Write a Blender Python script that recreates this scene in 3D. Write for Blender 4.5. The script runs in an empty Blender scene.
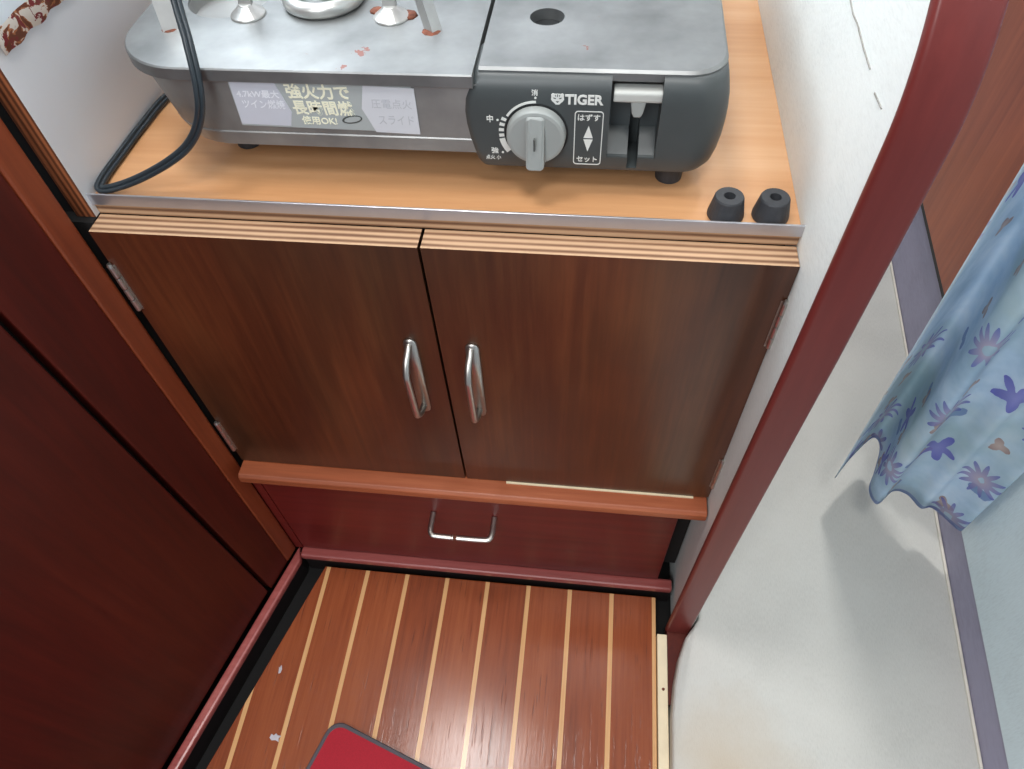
import bpy, bmesh, math, random
from mathutils import Vector, Matrix

S = bpy.context.scene
COL = S.collection
random.seed(4)

# ------------------------------------------------------------------ camera, world, light, exposure
cam_d = bpy.data.cameras.new('camera')
cam_d.sensor_fit = 'HORIZONTAL'; cam_d.sensor_width = 36.0
cam_d.lens = 36.0 * 710.25 / 1024.0
cam_d.clip_start = 0.02
cam = bpy.data.objects.new('camera', cam_d); COL.objects.link(cam)
RX = Vector((0.9932086, 0.11035841, -0.03684709))
RY = Vector((0.06699009, -0.80136593, -0.59441145))
RZ = Vector((-0.0951263, 0.58790617, -0.80331645))
m = Matrix.Identity(4)
for i in range(3):
    m[i][0] = RX[i]; m[i][1] = -RY[i]; m[i][2] = -RZ[i]
m[0][3], m[1][3], m[2][3] = 0.3253, -0.3223, 0.8265
cam.matrix_world = m
S.camera = cam

w = bpy.data.worlds.new('world'); S.world = w; w.use_nodes = True
bg = w.node_tree.nodes['Background']
bg.inputs[0].default_value = (0.80, 0.86, 0.95, 1)
bg.inputs[1].default_value = 0.30

def area(name, loc, target, size, sy, power, col):
    l = bpy.data.lights.new(name, 'AREA'); l.shape = 'RECTANGLE'; l.size = size; l.size_y = sy
    l.energy = power; l.color = col
    o = bpy.data.objects.new(name, l); COL.objects.link(o)
    o.location = loc
    d = Vector(target) - Vector(loc)
    o.rotation_euler = d.to_track_quat('-Z', 'Y').to_euler()
    return o
area('galley_lamp', (0.06, 0.03, 1.70), (0.12, 0.0, 0.0), 0.22, 0.24, 5.6, (1.0, 0.98, 0.95))
area('passage_lamp', (0.44, -0.42, 1.64), (0.50, -0.10, 0.0), 0.26, 0.26, 4.2, (1.0, 0.98, 0.95))
area('berth_lamp', (0.54, 0.50, 1.62), (0.62, 0.05, 0.0), 0.13, 0.13, 8.5, (1.0, 0.98, 0.95))
area('camera_side_fill', (0.02, -0.95, 1.35), (0.45, 0.0, 0.40), 0.45, 0.5, 6.5, (0.95, 0.98, 1.0))  # added fill lamp on the camera side, brightens doors and bulkhead

S.view_settings.view_transform = 'Standard'
S.view_settings.look = 'None'
S.view_settings.gamma = 1.0
S.view_settings.use_curve_mapping = False
S.view_settings.exposure = 0.35

# ------------------------------------------------------------------ material helpers
def lin(c):
    return tuple((x / 12.92 if x <= 0.04045 else ((x + 0.055) / 1.055) ** 2.4) for x in [v / 255.0 for v in c])

class NT:
    def __init__(s, name):
        s.m = bpy.data.materials.new(name); s.m.use_nodes = True
        s.t = s.m.node_tree; s.n = s.t.nodes; s.l = s.t.links
        s.b = s.n['Principled BSDF']
        s.tc = s.n.new('ShaderNodeTexCoord')
    def link(s, a, b): s.l.new(a, b)
    def mapping(s, scale=(1, 1, 1), rot=(0, 0, 0), loc=(0, 0, 0), out='Object'):
        mp = s.n.new('ShaderNodeMapping')
        mp.inputs['Scale'].default_value = scale; mp.inputs['Rotation'].default_value = rot
        mp.inputs['Location'].default_value = loc
        s.link(s.tc.outputs[out], mp.inputs[0]); return mp.outputs[0]
    def noise(s, vec, scale, detail=4, rough=0.55, dist=0.0):
        t = s.n.new('ShaderNodeTexNoise'); s.link(vec, t.inputs['Vector'])
        t.inputs['Scale'].default_value = scale; t.inputs['Detail'].default_value = detail
        t.inputs['Roughness'].default_value = rough; t.inputs['Distortion'].default_value = dist
        return t.outputs['Fac']
    def ramp(s, fac, stops, interp='LINEAR'):
        r = s.n.new('ShaderNodeValToRGB'); e = r.color_ramp.elements; r.color_ramp.interpolation = interp
        while len(e) < len(stops): e.new(0.5)
        for k, (p, c) in enumerate(stops):
            e[k].position = p; e[k].color = (*c, 1) if len(c) == 3 else c
        s.link(fac, r.inputs[0]); return r.outputs[0]
    def math(s, op, a, b=None, c=None):
        t = s.n.new('ShaderNodeMath'); t.operation = op
        for k, v in enumerate((a, b, c)):
            if v is None: continue
            if isinstance(v, (int, float)): t.inputs[k].default_value = v
            else: s.link(v, t.inputs[k])
        return t.outputs[0]
    def mix(s, fac, a, b, mode='MIX'):
        t = s.n.new('ShaderNodeMix'); t.data_type = 'RGBA'; t.blend_type = mode
        for k, v in ((0, fac), (6, a), (7, b)):
            if isinstance(v, (int, float)): t.inputs[k].default_value = v
            elif isinstance(v, tuple): t.inputs[k].default_value = (*v, 1) if len(v) == 3 else v
            else: s.link(v, t.inputs[k])
        return t.outputs[2]
    def sep(s, vec):
        t = s.n.new('ShaderNodeSeparateXYZ'); s.link(vec, t.inputs[0]); return t.outputs
    def bump(s, h, strength=0.2, dist=0.001):
        t = s.n.new('ShaderNodeBump'); t.inputs['Strength'].default_value = strength
        t.inputs['Distance'].default_value = dist; s.link(h, t.inputs['Height'])
        s.link(t.outputs[0], s.b.inputs['Normal'])
    def set(s, **k):
        for a, v in k.items():
            key = a.replace('_', ' ')
            i = s.b.inputs[key]
            if isinstance(v, (int, float)): i.default_value = v
            elif isinstance(v, tuple): i.default_value = (*v, 1)
            else: s.link(v, i)
        return s.m

def plain(name, rgb, rough=0.5, metal=0.0, var=0.08, scale=60, coat=0.0):
    q = NT(name); c = lin(rgb)
    f = q.noise(q.mapping(), scale, 4)
    col = q.ramp(f, [(0.3, tuple(x * (1 - var) for x in c)), (0.7, tuple(min(1, x * (1 + var)) for x in c))])
    q.set(Base_Color=col, Roughness=rough, Metallic=metal)
    if coat: q.set(Coat_Weight=coat, Coat_Roughness=0.15)
    return q.m

def wood(name, dark, mid, light, axis='Z', rough=0.35, coat=0.3, fine=130, spec=0.5, blotch=6.0, coatr=0.15):
    q = NT(name)
    st = {'X': (0.06, 1, 1), 'Y': (1, 0.06, 1), 'Z': (1, 1, 0.06)}[axis]
    st2 = {'X': (0.25, 1, 1), 'Y': (1, 0.25, 1), 'Z': (1, 1, 0.25)}[axis]
    g = q.noise(q.mapping(st), fine, 6, 0.65, 0.3)
    g2 = q.noise(q.mapping(st2), blotch, 3, 0.5, 0.6)
    s = q.math('ADD', q.math('MULTIPLY', g, 0.45), q.math('MULTIPLY', g2, 0.55))
    col = q.ramp(s, [(0.34, lin(dark)), (0.5, lin(mid)), (0.66, lin(light))])
    q.set(Base_Color=col, Roughness=rough, Coat_Weight=coat, Coat_Roughness=coatr, Specular_IOR_Level=spec)
    q.bump(g, 0.08, 0.0006)
    return q.m

M = {}
M['mahogany'] = wood('mahogany', (58, 14, 7), (76, 20, 11), (90, 29, 15), 'Z', 0.45, 0.0, 110, 0.3)
M['stile'] = wood('mahogany_stile', (98, 40, 20), (122, 54, 28), (140, 68, 38), 'Z', 0.4, 0.15, 110, 0.4)  # lighter copy of mahogany; the strip's lit sheen is put into the colour
M['drawer'] = wood('mahogany_drawer', (84, 22, 20), (106, 31, 27), (120, 38, 32), 'X', 0.4, 0.05, 90, 0.35)
M['rail'] = wood('mahogany_rail', (140, 64, 60), (164, 84, 80), (180, 102, 96), 'X', 0.35, 0.3)
M['ledge'] = wood('ledge_wood', (128, 64, 36), (160, 84, 50), (182, 106, 70), 'X', 0.5, 0.05)
M['post'] = wood('bulkhead_trim_wood', (88, 32, 30), (106, 42, 39), (122, 50, 44), 'Z', 0.4, 0.1, 60, 0.3)
M['locker'] = wood('locker_wood', (140, 64, 34), (166, 82, 46), (184, 98, 58), 'Z', 0.4, 0.2, 80)
M['blackwood'] = plain('near_black_wood', (26, 20, 20), 0.5)  # near-black even colour, boards under the floor rails and the gap strip
M['void'] = plain('dark_void', (10, 8, 8), 0.9)
M['counter'] = wood('counter_plywood', (186, 134, 90), (202, 152, 108), (214, 170, 130), 'X', 0.35, 0.25, 60, 0.5, 9)
M['cream'] = plain('cream_wood', (238, 222, 188), 0.5, 0, 0.08, 30)
M['alu'] = plain('aluminium', (196, 196, 202), 0.32, 0.85, 0.04)
M['chrome'] = plain('chrome', (196, 192, 186), 0.36, 1.0, 0.06, 200)
M['rubber'] = plain('black_rubber', (50, 52, 56), 0.55, 0, 0.15, 200)
M['plastic'] = plain('slate_plastic', (64, 69, 70), 0.42, 0, 0.04)
M['plastic_dark'] = plain('slate_plastic_dark', (24, 26, 28), 0.6)
M['knob'] = plain('grey_plastic', (150, 154, 152), 0.4, 0, 0.03)
M['lever'] = plain('pale_grey_plastic', (186, 188, 184), 0.4, 0, 0.03)
M['print'] = plain('white_print', (220, 222, 218), 0.5, 0, 0.02)
M['cable'] = plain('black_cable', (38, 46, 52), 0.35)
M['piping'] = plain('cream_piping', (214, 208, 196), 0.6)
M['matred'] = plain('red_mat', (168, 20, 40), 0.8, 0, 0.12, 900)
M['matgrey'] = plain('grey_binding', (84, 78, 84), 0.8)
M['chip'] = plain('paint_chip_white', (196, 190, 196), 0.7)
M['rust'] = plain('rust', (110, 62, 44), 0.85, 0.1, 0.5, 300)
M['stickerA'] = plain('sticker_lilac', (196, 198, 208), 0.4, 0, 0.02)
M['stickerB'] = plain('sticker_grey', (172, 178, 178), 0.35, 0.1, 0.02)
M['stickerC'] = plain('sticker_pale', (206, 208, 214), 0.4, 0, 0.02)
M['creamprint'] = plain('cream_print', (240, 238, 214), 0.5, 0, 0.02)
M['paleprint'] = plain('pale_print', (228, 230, 236), 0.5, 0, 0.02)
def pane():
    q = NT('daylit_pane'); q.set(Base_Color=(0.8, 0.85, 0.9), Emission_Color=(0.86, 0.94, 1.0), Emission_Strength=6.0, Roughness=0.2); return q.m
M['daypane'] = pane()
M['faintprint'] = plain('faint_print', (184, 186, 192), 0.5, 0, 0.02)
M['crack'] = plain('vinyl_crack', (150, 148, 142), 0.8)
M['darkprint'] = plain('dark_print', (74, 78, 76), 0.5, 0, 0.02)

def door_mat():
    q = NT('stained_plywood')
    g = q.noise(q.mapping((1, 1, 0.05)), 120, 6, 0.65, 0.3)
    g2 = q.noise(q.mapping((1, 1, 0.3), loc=(3, 0, 1)), 9, 4, 0.6, 0.5)
    red = q.noise(q.mapping((1, 1, 0.35), loc=(1.7, 0, 4)), 6, 2)
    s = q.math('ADD', q.math('MULTIPLY', g, 0.4), q.math('MULTIPLY', g2, 0.6))
    a = q.ramp(s, [(0.32, lin((48, 27, 15))), (0.5, lin((72, 42, 23))), (0.68, lin((96, 60, 34)))])
    b = q.ramp(s, [(0.32, lin((56, 24, 12))), (0.5, lin((82, 38, 19))), (0.68, lin((108, 55, 29)))])
    col = q.mix(q.ramp(red, [(0.42, (0, 0, 0)), (0.58, (1, 1, 1))]), a, b)
    q.set(Base_Color=col, Roughness=0.34, Coat_Weight=0.3, Coat_Roughness=0.2)
    q.bump(g, 0.1, 0.0006); return q.m
M['door'] = door_mat()

def ply_edge(name, axis):
    # layers run along the sheet, banded across its thickness
    q = NT(name)
    n = q.noise(q.mapping((0.15, 1, 1) if axis != 'X' else (1, 1, 0.15)), 50, 4)
    o = q.sep(q.mapping())
    v = {'X': o[0], 'Y': o[1], 'Z': o[2]}[axis]
    s = q.math('SINE', q.math('ADD', q.math('MULTIPLY', v, 2 * math.pi / 0.0052), q.math('MULTIPLY', n, 1.6)))
    f = q.math('ADD', q.math('MULTIPLY', s, 0.33), q.math('MULTIPLY', n, 0.7))
    col = q.ramp(f, [(0.05, lin((112, 80, 58))), (0.35, lin((164, 128, 98))), (0.62, lin((190, 156, 124)))])
    q.set(Base_Color=col, Roughness=0.6); return q.m
M['plyY'] = ply_edge('plywood_layers_door', 'Y')
M['plyZ'] = ply_edge('plywood_layers_counter', 'Z')
def ply_dark():
    q = NT('plywood_layers_partition')
    o = q.sep(q.mapping()); n = q.noise(q.mapping((1, 1, 0.2)), 60, 4)
    s = q.math('SINE', q.math('ADD', q.math('MULTIPLY', o[0], 2 * math.pi / 0.004), q.math('MULTIPLY', n, 2.0)))
    f = q.math('ADD', q.math('MULTIPLY', s, 0.3), q.math('MULTIPLY', n, 0.8))
    q.set(Base_Color=q.ramp(f, [(0.1, lin((92, 48, 26))), (0.6, lin((158, 92, 56)))]), Roughness=0.55); return q.m
M['plyX'] = ply_dark()

def steel(name, base, stains=True, rough=0.42):
    q = NT(name)
    g = q.noise(q.mapping((0.4, 1.0, 1.0)), 90, 5)
    big = q.noise(q.mapping(), 22, 4)
    col = q.ramp(big, [(0.3, lin(tuple(int(v * 0.80) for v in base))), (0.7, lin(base))])
    ro = q.math('ADD', rough - 0.08, q.math('MULTIPLY', g, 0.16))
    metal = 0.92 if stains else 0.75
    if stains:
        sp = q.noise(q.mapping(loc=(2.3, 0.4, 0)), 95, 5, 0.6)
        mask = q.ramp(sp, [(0.72, (0, 0, 0)), (0.78, (0.7, 0.7, 0.7))])
        # two rust blotches with their own place on the plate
        o = q.tc.outputs['Object']
        wob = q.noise(q.mapping(), 260, 4)
        for (x, y, r) in ((0.187, 0.063, 0.0034), (0.180, 0.0465, 0.0012), (0.3165, 0.0745, 0.0012)):
            vs = q.n.new('ShaderNodeVectorMath'); vs.operation = 'DISTANCE'
            q.link(o, vs.inputs[0]); vs.inputs[1].default_value = (x, y, 0.6145)
            d = q.math('ADD', vs.outputs['Value'], q.math('MULTIPLY', q.math('SUBTRACT', wob, 0.5), 0.018))
            mm = q.math('LESS_THAN', d, r)
            mask = q.mix(1.0, mask, mm, 'ADD')
        col = q.mix(mask, col, lin((128, 82, 74)))
        bw = q.n.new('ShaderNodeRGBToBW'); q.link(mask, bw.inputs[0])
        q.set(Metallic=q.math('MULTIPLY', q.math('SUBTRACT', 1.0, bw.outputs[0]), metal))
    else:
        q.set(Metallic=metal)
    q.set(Base_Color=col, Roughness=ro); return q.m
M['steel'] = steel('stove_steel', (158, 160, 160), True, 0.5)
M['steel_side'] = steel('stove_steel_side', (172, 172, 170), False, 0.44)
M['steel_bright'] = steel('stove_steel_bright', (205, 205, 202), False, 0.34)

def vinyl(name, rgb, axis, scale=900, rough=0.55, floor_bounce=None):
    q = NT(name); c = lin(rgb)
    sc = {'X': (0.22, 1, 1), 'Y': (1, 0.22, 1), 'Z': (1, 1, 0.22)}[axis]
    th = q.noise(q.mapping(sc), scale, 3, 0.6)
    big = q.noise(q.mapping(), 9, 4, 0.6)
    f = q.math('ADD', q.math('MULTIPLY', th, 0.5), q.math('MULTIPLY', big, 0.5))
    col = q.ramp(f, [(0.3, tuple(x * 0.86 for x in c)), (0.5, c), (0.7, tuple(min(1, x * 1.07) for x in c))])
    if floor_bounce:  # brown bounce from the wood floor, painted into the vinyl colour
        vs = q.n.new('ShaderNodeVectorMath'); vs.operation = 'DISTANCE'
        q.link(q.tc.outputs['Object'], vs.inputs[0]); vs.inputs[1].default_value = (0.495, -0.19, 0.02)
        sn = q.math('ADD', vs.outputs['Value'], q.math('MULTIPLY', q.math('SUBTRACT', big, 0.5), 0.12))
        col = q.mix(q.ramp(sn, [(0.01, (0.75, 0.75, 0.75)), (0.09, (0, 0, 0))]), col, lin(floor_bounce))
    q.set(Base_Color=col, Roughness=rough); q.bump(th, 0.35, 0.0006); return q
M['bulkhead'] = vinyl('bulkhead_vinyl', (226, 230, 227), 'Y', 900).m
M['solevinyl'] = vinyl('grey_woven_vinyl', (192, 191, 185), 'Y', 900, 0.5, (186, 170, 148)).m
M['purple'] = vinyl('mauve_vinyl', (158, 154, 176), 'Y', 300).m
M['bluevinyl'] = vinyl('blue_grey_vinyl', (212, 227, 232), 'Z', 500, 0.4).m
M['partition'] = plain('white_partition', (206, 207, 210), 0.55, 0, 0.03, 7)

def floor_mat():
    q = NT('teak_and_holly')
    o = q.sep(q.mapping())
    per, x0, wd = 0.0493, 0.1819, 0.0050
    ph = q.math('DIVIDE', q.math('SUBTRACT', o[0], x0 - wd / 2 - 20 * per), per)
    fr = q.math('FRACT', ph)
    strip = q.math('LESS_THAN', fr, wd / per)
    pid = q.math('FLOOR', ph)
    g = q.noise(q.mapping((1, 0.03, 1)), 260, 6, 0.7)
    cmb = q.n.new('ShaderNodeCombineXYZ'); q.link(pid, cmb.inputs[0])
    wn = q.n.new('ShaderNodeTexWhiteNoise'); wn.noise_dimensions = '3D'; q.link(cmb.outputs[0], wn.inputs['Vector'])
    g2 = q.noise(q.mapping((1, 0.2, 1)), 14, 3)
    s = q.math('ADD', q.math('MULTIPLY', g, 0.45), q.math('ADD', q.math('MULTIPLY', g2, 0.4), q.math('MULTIPLY', wn.outputs['Value'], 0.15)))
    teak = q.ramp(s, [(0.32, lin((104, 46, 24))), (0.5, lin((140, 68, 36))), (0.7, lin((162, 88, 50)))])
    holly = q.ramp(g, [(0.3, lin((206, 152, 98))), (0.7, lin((224, 176, 124)))])
    pore = q.ramp(q.noise(q.mapping((1, 0.045, 1), loc=(4, 0, 0)), 420, 3), [(0.62, (0, 0, 0)), (0.7, (1, 1, 1))])
    teak = q.mix(q.math('MULTIPLY', pore, 0.55), teak, lin((70, 34, 26)))
    q.set(Base_Color=q.mix(strip, teak, holly), Roughness=0.42, Specular_IOR_Level=0.15, Coat_Weight=0.6, Coat_Roughness=0.17)
    q.bump(q.math('SUBTRACT', g, q.math('MULTIPLY', pore, 0.6)), 0.18, 0.0005)
    for k in ('Coat Normal',): q.link(q.b.inputs['Normal'].links[0].from_socket, q.b.inputs[k])
    return q.m
M['floor'] = floor_mat()

def curtain_mat():
    q = NT('blue_floral_cotton')
    uv = q.mapping(out='UV')
    big = q.noise(uv, 14, 4, 0.6); big2 = q.noise(q.mapping(out='UV', loc=(3.1, 7.7, 0)), 9, 3)
    base = q.ramp(big, [(0.34, lin((176, 204, 224))), (0.5, lin((206, 226, 242))), (0.66, lin((228, 240, 250)))])
    base = q.mix(q.ramp(big2, [(0.46, (0, 0, 0)), (0.62, (0.6, 0.6, 0.6))]), base, lin((176, 200, 202)))
    def flowers(loc, scale, rad, petals, c1, c2, thr, hole=0.0):
        mp = q.mapping((scale, scale, 0), loc=loc, out='UV')
        v = q.n.new('ShaderNodeTexVoronoi'); v.voronoi_dimensions = '2D'
        v.inputs['Scale'].default_value = 1.0; v.inputs['Randomness'].default_value = 0.55
        q.link(mp, v.inputs['Vector'])
        d = q.n.new('ShaderNodeVectorMath'); d.operation = 'SUBTRACT'
        q.link(mp, d.inputs[0]); q.link(v.outputs['Position'], d.inputs[1])
        o = q.sep(d.outputs[0])
        ang = q.math('ARCTAN2', o[1], o[0]); r = v.outputs['Distance']
        pet = q.math('MULTIPLY', q.math('ADD', q.math('COSINE', q.math('MULTIPLY', ang, petals)), 1.0), 0.5)
        nz = q.math('MULTIPLY', q.math('SUBTRACT', q.noise(mp, 5, 3), 0.5), 0.12)
        lim = q.math('ADD', q.math('MULTIPLY', pet, rad * 0.6), q.math('ADD', nz, rad * 0.42))
        inside = q.math('LESS_THAN', r, lim)
        if hole: inside = q.math('MULTIPLY', inside, q.math('GREATER_THAN', q.math('ADD', r, nz), hole))
        cs = q.sep(v.outputs['Color'])
        sel = q.math('GREATER_THAN', cs[0], thr)
        colr = q.mix(q.math('DIVIDE', r, rad), c1, c2)
        return q.math('MULTIPLY', inside, sel), colr
    f1, k1 = flowers((0.2, 0.1, 0), 10, 0.20, 5, lin((150, 150, 216)), lin((104, 104, 200)), 0.55)
    f2, k2 = flowers((0.7, 0.45, 0), 10, 0.24, 11, lin((214, 196, 206)), lin((100, 110, 196)), 0.5, 0.05)
    f3, k3 = flowers((0.35, 0.8, 0), 16, 0.17, 3, lin((214, 188, 176)), lin((168, 122, 108)), 0.42)
    f4, k4 = flowers((0.9, 0.2, 0), 13, 0.15, 2, lin((110, 150, 196)), lin((96, 130, 190)), 0.55)
    c = q.mix(q.math('MULTIPLY', f4, 0.7), base, k4)
    c = q.mix(q.math('MULTIPLY', f3, 0.75), c, k3)
    c = q.mix(q.math('MULTIPLY', f2, 0.8), c, k2)
    c = q.mix(q.math('MULTIPLY', f1, 0.85), c, k1)
    o = q.sep(uv)
    hem = q.math('LESS_THAN', q.math('ADD', o[1], q.math('MULTIPLY', big, 0.008)), 0.0095)
    c = q.mix(q.math('MULTIPLY', hem, 0.6), c, lin((92, 124, 200)))
    edge = q.math('LESS_THAN', o[0], 0.012)
    c = q.mix(q.math('MULTIPLY', edge, 0.5), c, lin((226, 232, 236)))
    q.set(Base_Color=c, Roughness=0.75, Sheen_Weight=0.15)
    tr = q.n.new('ShaderNodeBsdfTranslucent'); q.link(c, tr.inputs[0])
    ms = q.n.new('ShaderNodeMixShader'); ms.inputs[0].default_value = 0.45
    q.link(q.b.outputs[0], ms.inputs[1]); q.link(tr.outputs[0], ms.inputs[2])
    q.link(ms.outputs[0], q.n['Material Output'].inputs['Surface'])
    q.bump(q.noise(uv, 900, 2), 0.15, 0.0003); return q.m
M['curtain'] = curtain_mat()

def rustic_cloth():
    q = NT('brown_print_cotton')
    o = q.sep(q.mapping())
    n = q.noise(q.mapping((1, 1, 1.4)), 75, 4, 0.6, 0.8); n2 = q.noise(q.mapping(loc=(1, 5, 2)), 130, 4, 0.6, 0.5)
    pat = q.ramp(n, [(0.38, lin((110, 58, 34))), (0.44, lin((176, 112, 70))), (0.48, lin((226, 220, 210)))], 'CONSTANT')
    pat = q.mix(q.ramp(n2, [(0.56, (0, 0, 0)), (0.58, (1, 1, 1))]), pat, lin((128, 40, 44)))
    band = q.math('LESS_THAN', o[2], 0.6445)
    q.set(Base_Color=q.mix(band, lin((214, 222, 228)), pat), Roughness=0.8); return q.m
M['rustic'] = rustic_cloth()

# ------------------------------------------------------------------ mesh helpers
def obj(name, bm, mat, parent=None, smooth=False, bevel=0.0, seg=2):
    me = bpy.data.meshes.new(name)
    bmesh.ops.recalc_face_normals(bm, faces=bm.faces)
    bm.to_mesh(me); bm.free()
    for k in (mat if isinstance(mat, list) else [mat]): me.materials.append(k)
    if smooth:
        for p in me.polygons: p.use_smooth = True
    o = bpy.data.objects.new(name, me); COL.objects.link(o)
    if parent: o.parent = parent
    if bevel:
        b = o.modifiers.new('bevel', 'BEVEL'); b.width = bevel; b.segments = seg; b.limit_method = 'ANGLE'
        b.angle_limit = math.radians(35)
    return o

def soft(o, deg=28):
    for p in o.data.polygons: p.use_smooth = True
    o.data.set_sharp_from_angle(angle=math.radians(deg))
    return o

def tag(o, label, cat, group=None, kind=None):
    o['label'] = label; o['category'] = cat
    if group: o['group'] = group
    if kind: o['kind'] = kind
    return o

def empty(name, loc=(0, 0, 0)):
    # kept at the world origin so that children use scene coordinates
    o = bpy.data.objects.new(name, None); COL.objects.link(o); o.empty_display_size = 0.02
    o.location = loc
    return o

def keep(child, parent):
    child.parent = parent
    child.location = Vector(child.location) - Vector(parent.location)
    return child

def box(bm, x0, x1, y0, y1, z0, z1, mi=0):
    v = [bm.verts.new((x, y, z)) for z in (z0, z1) for (x, y) in ((x0, y0), (x1, y0), (x1, y1), (x0, y1))]
    fs = []
    for f in ((0, 3, 2, 1), (4, 5, 6, 7), (0, 1, 5, 4), (1, 2, 6, 5), (2, 3, 7, 6), (3, 0, 4, 7)):
        fc = bm.faces.new([v[i] for i in f]); fc.material_index = mi; fs.append(fc)
    return fs

def loft(bm, rings, cap=True, closed=True):
    rs = [[bm.verts.new(p) for p in r] for r in rings]
    n = len(rs[0])
    for a, b in zip(rs, rs[1:]):
        for i in range(n if closed else n - 1):
            j = (i + 1) % n
            bm.faces.new((a[i], a[j], b[j], b[i]))
    if cap:
        bm.faces.new(rs[0][::-1]); bm.faces.new(rs[-1])
    return rs

def prism(bm, poly, z0, z1):
    return loft(bm, [[(x, y, z0) for x, y in poly], [(x, y, z1) for x, y in poly]])

def prism_y(bm, poly, y0, y1):
    return loft(bm, [[(x, y0, z) for x, z in poly], [(x, y1, z) for x, z in poly]])

def prism_x(bm, poly, x0, x1):
    return loft(bm, [[(x0, y, z) for y, z in poly], [(x1, y, z) for y, z in poly]])

def rrect(x0, x1, y0, y1, r, n=8):
    # r: one radius or four for (x0y0, x1y0, x1y1, x0y1)
    if not isinstance(r, (tuple, list)): r = (r,) * 4
    pts = []
    for (cx, cy, sx, sy, a0, rr) in ((x0, y0, 1, 1, 180, r[0]), (x1, y0, -1, 1, 270, r[1]), (x1, y1, -1, -1, 0, r[2]), (x0, y1, 1, -1, 90, r[3])):
        rr = max(rr, 1e-5)
        for k in range(n + 1):
            a = math.radians(a0 + 90 * k / n)
            pts.append((cx + sx * rr + rr * math.cos(a), cy + sy * rr + rr * math.sin(a)))
    return pts

def spline(pts, n=8):
    P = [Vector(p) for p in pts]; out = []
    for i in range(len(P) - 1):
        a = P[max(i - 1, 0)]; b = P[i]; c = P[i + 1]; d = P[min(i + 2, len(P) - 1)]
        for k in range(n):
            t = k / n
            out.append(0.5 * ((2 * b) + (c - a) * t + (2 * a - 5 * b + 4 * c - d) * t * t + (3 * b - a - 3 * c + d) * t ** 3))
    out.append(P[-1]); return out

def tube(bm, path, r, n=10, sy=1.0, up=(0, 0, 1)):
    path = [Vector(p) for p in path]; rings = []
    prev = None
    for i, p in enumerate(path):
        t = (path[min(i + 1, len(path) - 1)] - path[max(i - 1, 0)]).normalized()
        if prev is None:
            u = Vector(up)
            if abs(u.dot(t)) > 0.95: u = Vector((0, 1, 0))
            s = t.cross(u).normalized()
        else:
            s = (prev - t * prev.dot(t)).normalized()
        prev = s; q = t.cross(s).normalized()
        rr = r[i] if isinstance(r, (list, tuple)) else r
        rings.append([p + s * (rr * math.cos(2 * math.pi * k / n)) + q * (rr * sy * math.sin(2 * math.pi * k / n)) for k in range(n)])
    return loft(bm, rings)

def lathe(bm, prof, c, n=28, axis='Z', caps=True):
    rings = []
    for (r, h) in prof:
        ring = []
        for k in range(n):
            a = 2 * math.pi * k / n
            if axis == 'Z': ring.append((c[0] + r * math.cos(a), c[1] + r * math.sin(a), c[2] + h))
            else: ring.append((c[0] + r * math.cos(a), c[1] - h, c[2] + r * math.sin(a)))
        rings.append(ring)
    return loft(bm, rings, cap=caps)

def cut(target, bms):
    """carve bmesh solids out of an object, leaving one plain mesh"""
    for bm in bms:
        bmesh.ops.recalc_face_normals(bm, faces=bm.faces)
        me = bpy.data.meshes.new('cutter'); bm.to_mesh(me); bm.free()
        c = bpy.data.objects.new('cutter', me); COL.objects.link(c)
        md = target.modifiers.new('cut', 'BOOLEAN'); md.operation = 'DIFFERENCE'; md.object = c; md.solver = 'EXACT'
        bpy.context.view_layer.update()
        dg = bpy.context.evaluated_depsgraph_get()
        new = bpy.data.meshes.new_from_object(target.evaluated_get(dg), depsgraph=dg)
        target.modifiers.remove(md)
        old = target.data; target.data = new; new.name = old.name
        bpy.data.objects.remove(c); bpy.data.meshes.remove(me)

def text_bm(bm, body, x0, x1, z0, z1, y, bold=0.0, shear=0.0, mi=0):
    """lettering standing on a face that looks toward -Y, stretched to fill a rectangle"""
    cu = bpy.data.curves.new('lettering', 'FONT'); cu.body = body; cu.size = 1.0; cu.extrude = 0.01; cu.offset = bold; cu.shear = shear
    cu.resolution_u = 3
    o = bpy.data.objects.new('lettering_source', cu); COL.objects.link(o)
    bpy.context.view_layer.update()
    dg = bpy.context.evaluated_depsgraph_get()
    me = bpy.data.meshes.new_from_object(o.evaluated_get(dg), depsgraph=dg)
    bpy.data.objects.remove(o); bpy.data.curves.remove(cu)
    xs = [v.co.x for v in me.vertices]; ys = [v.co.y for v in me.vertices]
    if not xs: return
    ax, bx, ay, by = min(xs), max(xs), min(ys), max(ys)
    vs = []
    for v in me.vertices:
        vs.append(bm.verts.new((x0 + (v.co.x - ax) / (bx - ax) * (x1 - x0), y - (0.00012 if v.co.z > 0 else -0.0002), z0 + (v.co.y - ay) / (by - ay) * (z1 - z0))))
    for p in me.polygons:
        try: bm.faces.new([vs[i] for i in p.vertices]).material_index = mi
        except ValueError: pass
    bpy.data.meshes.remove(me)

def flat(bm, poly, y, t=0.0003, mi=0):
    r0 = [bm.verts.new((x, y - t, z)) for x, z in poly]; r1 = [bm.verts.new((x, y + t, z)) for x, z in poly]
    n = len(poly)
    fs = [bm.faces.new(r0), bm.faces.new(r1[::-1])]
    for i in range(n): fs.append(bm.faces.new((r0[i], r1[i], r1[(i + 1) % n], r0[(i + 1) % n])))
    for f in fs: f.material_index = mi

B = bmesh.new
def struct(name, bm, mat, label, cat, **k):
    return tag(obj(name, bm, mat, **k), label, cat, kind='structure')

# ------------------------------------------------------------------ the setting
W = 0.45                      # width between the partitions
TC = 0.535                    # countertop height
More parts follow.
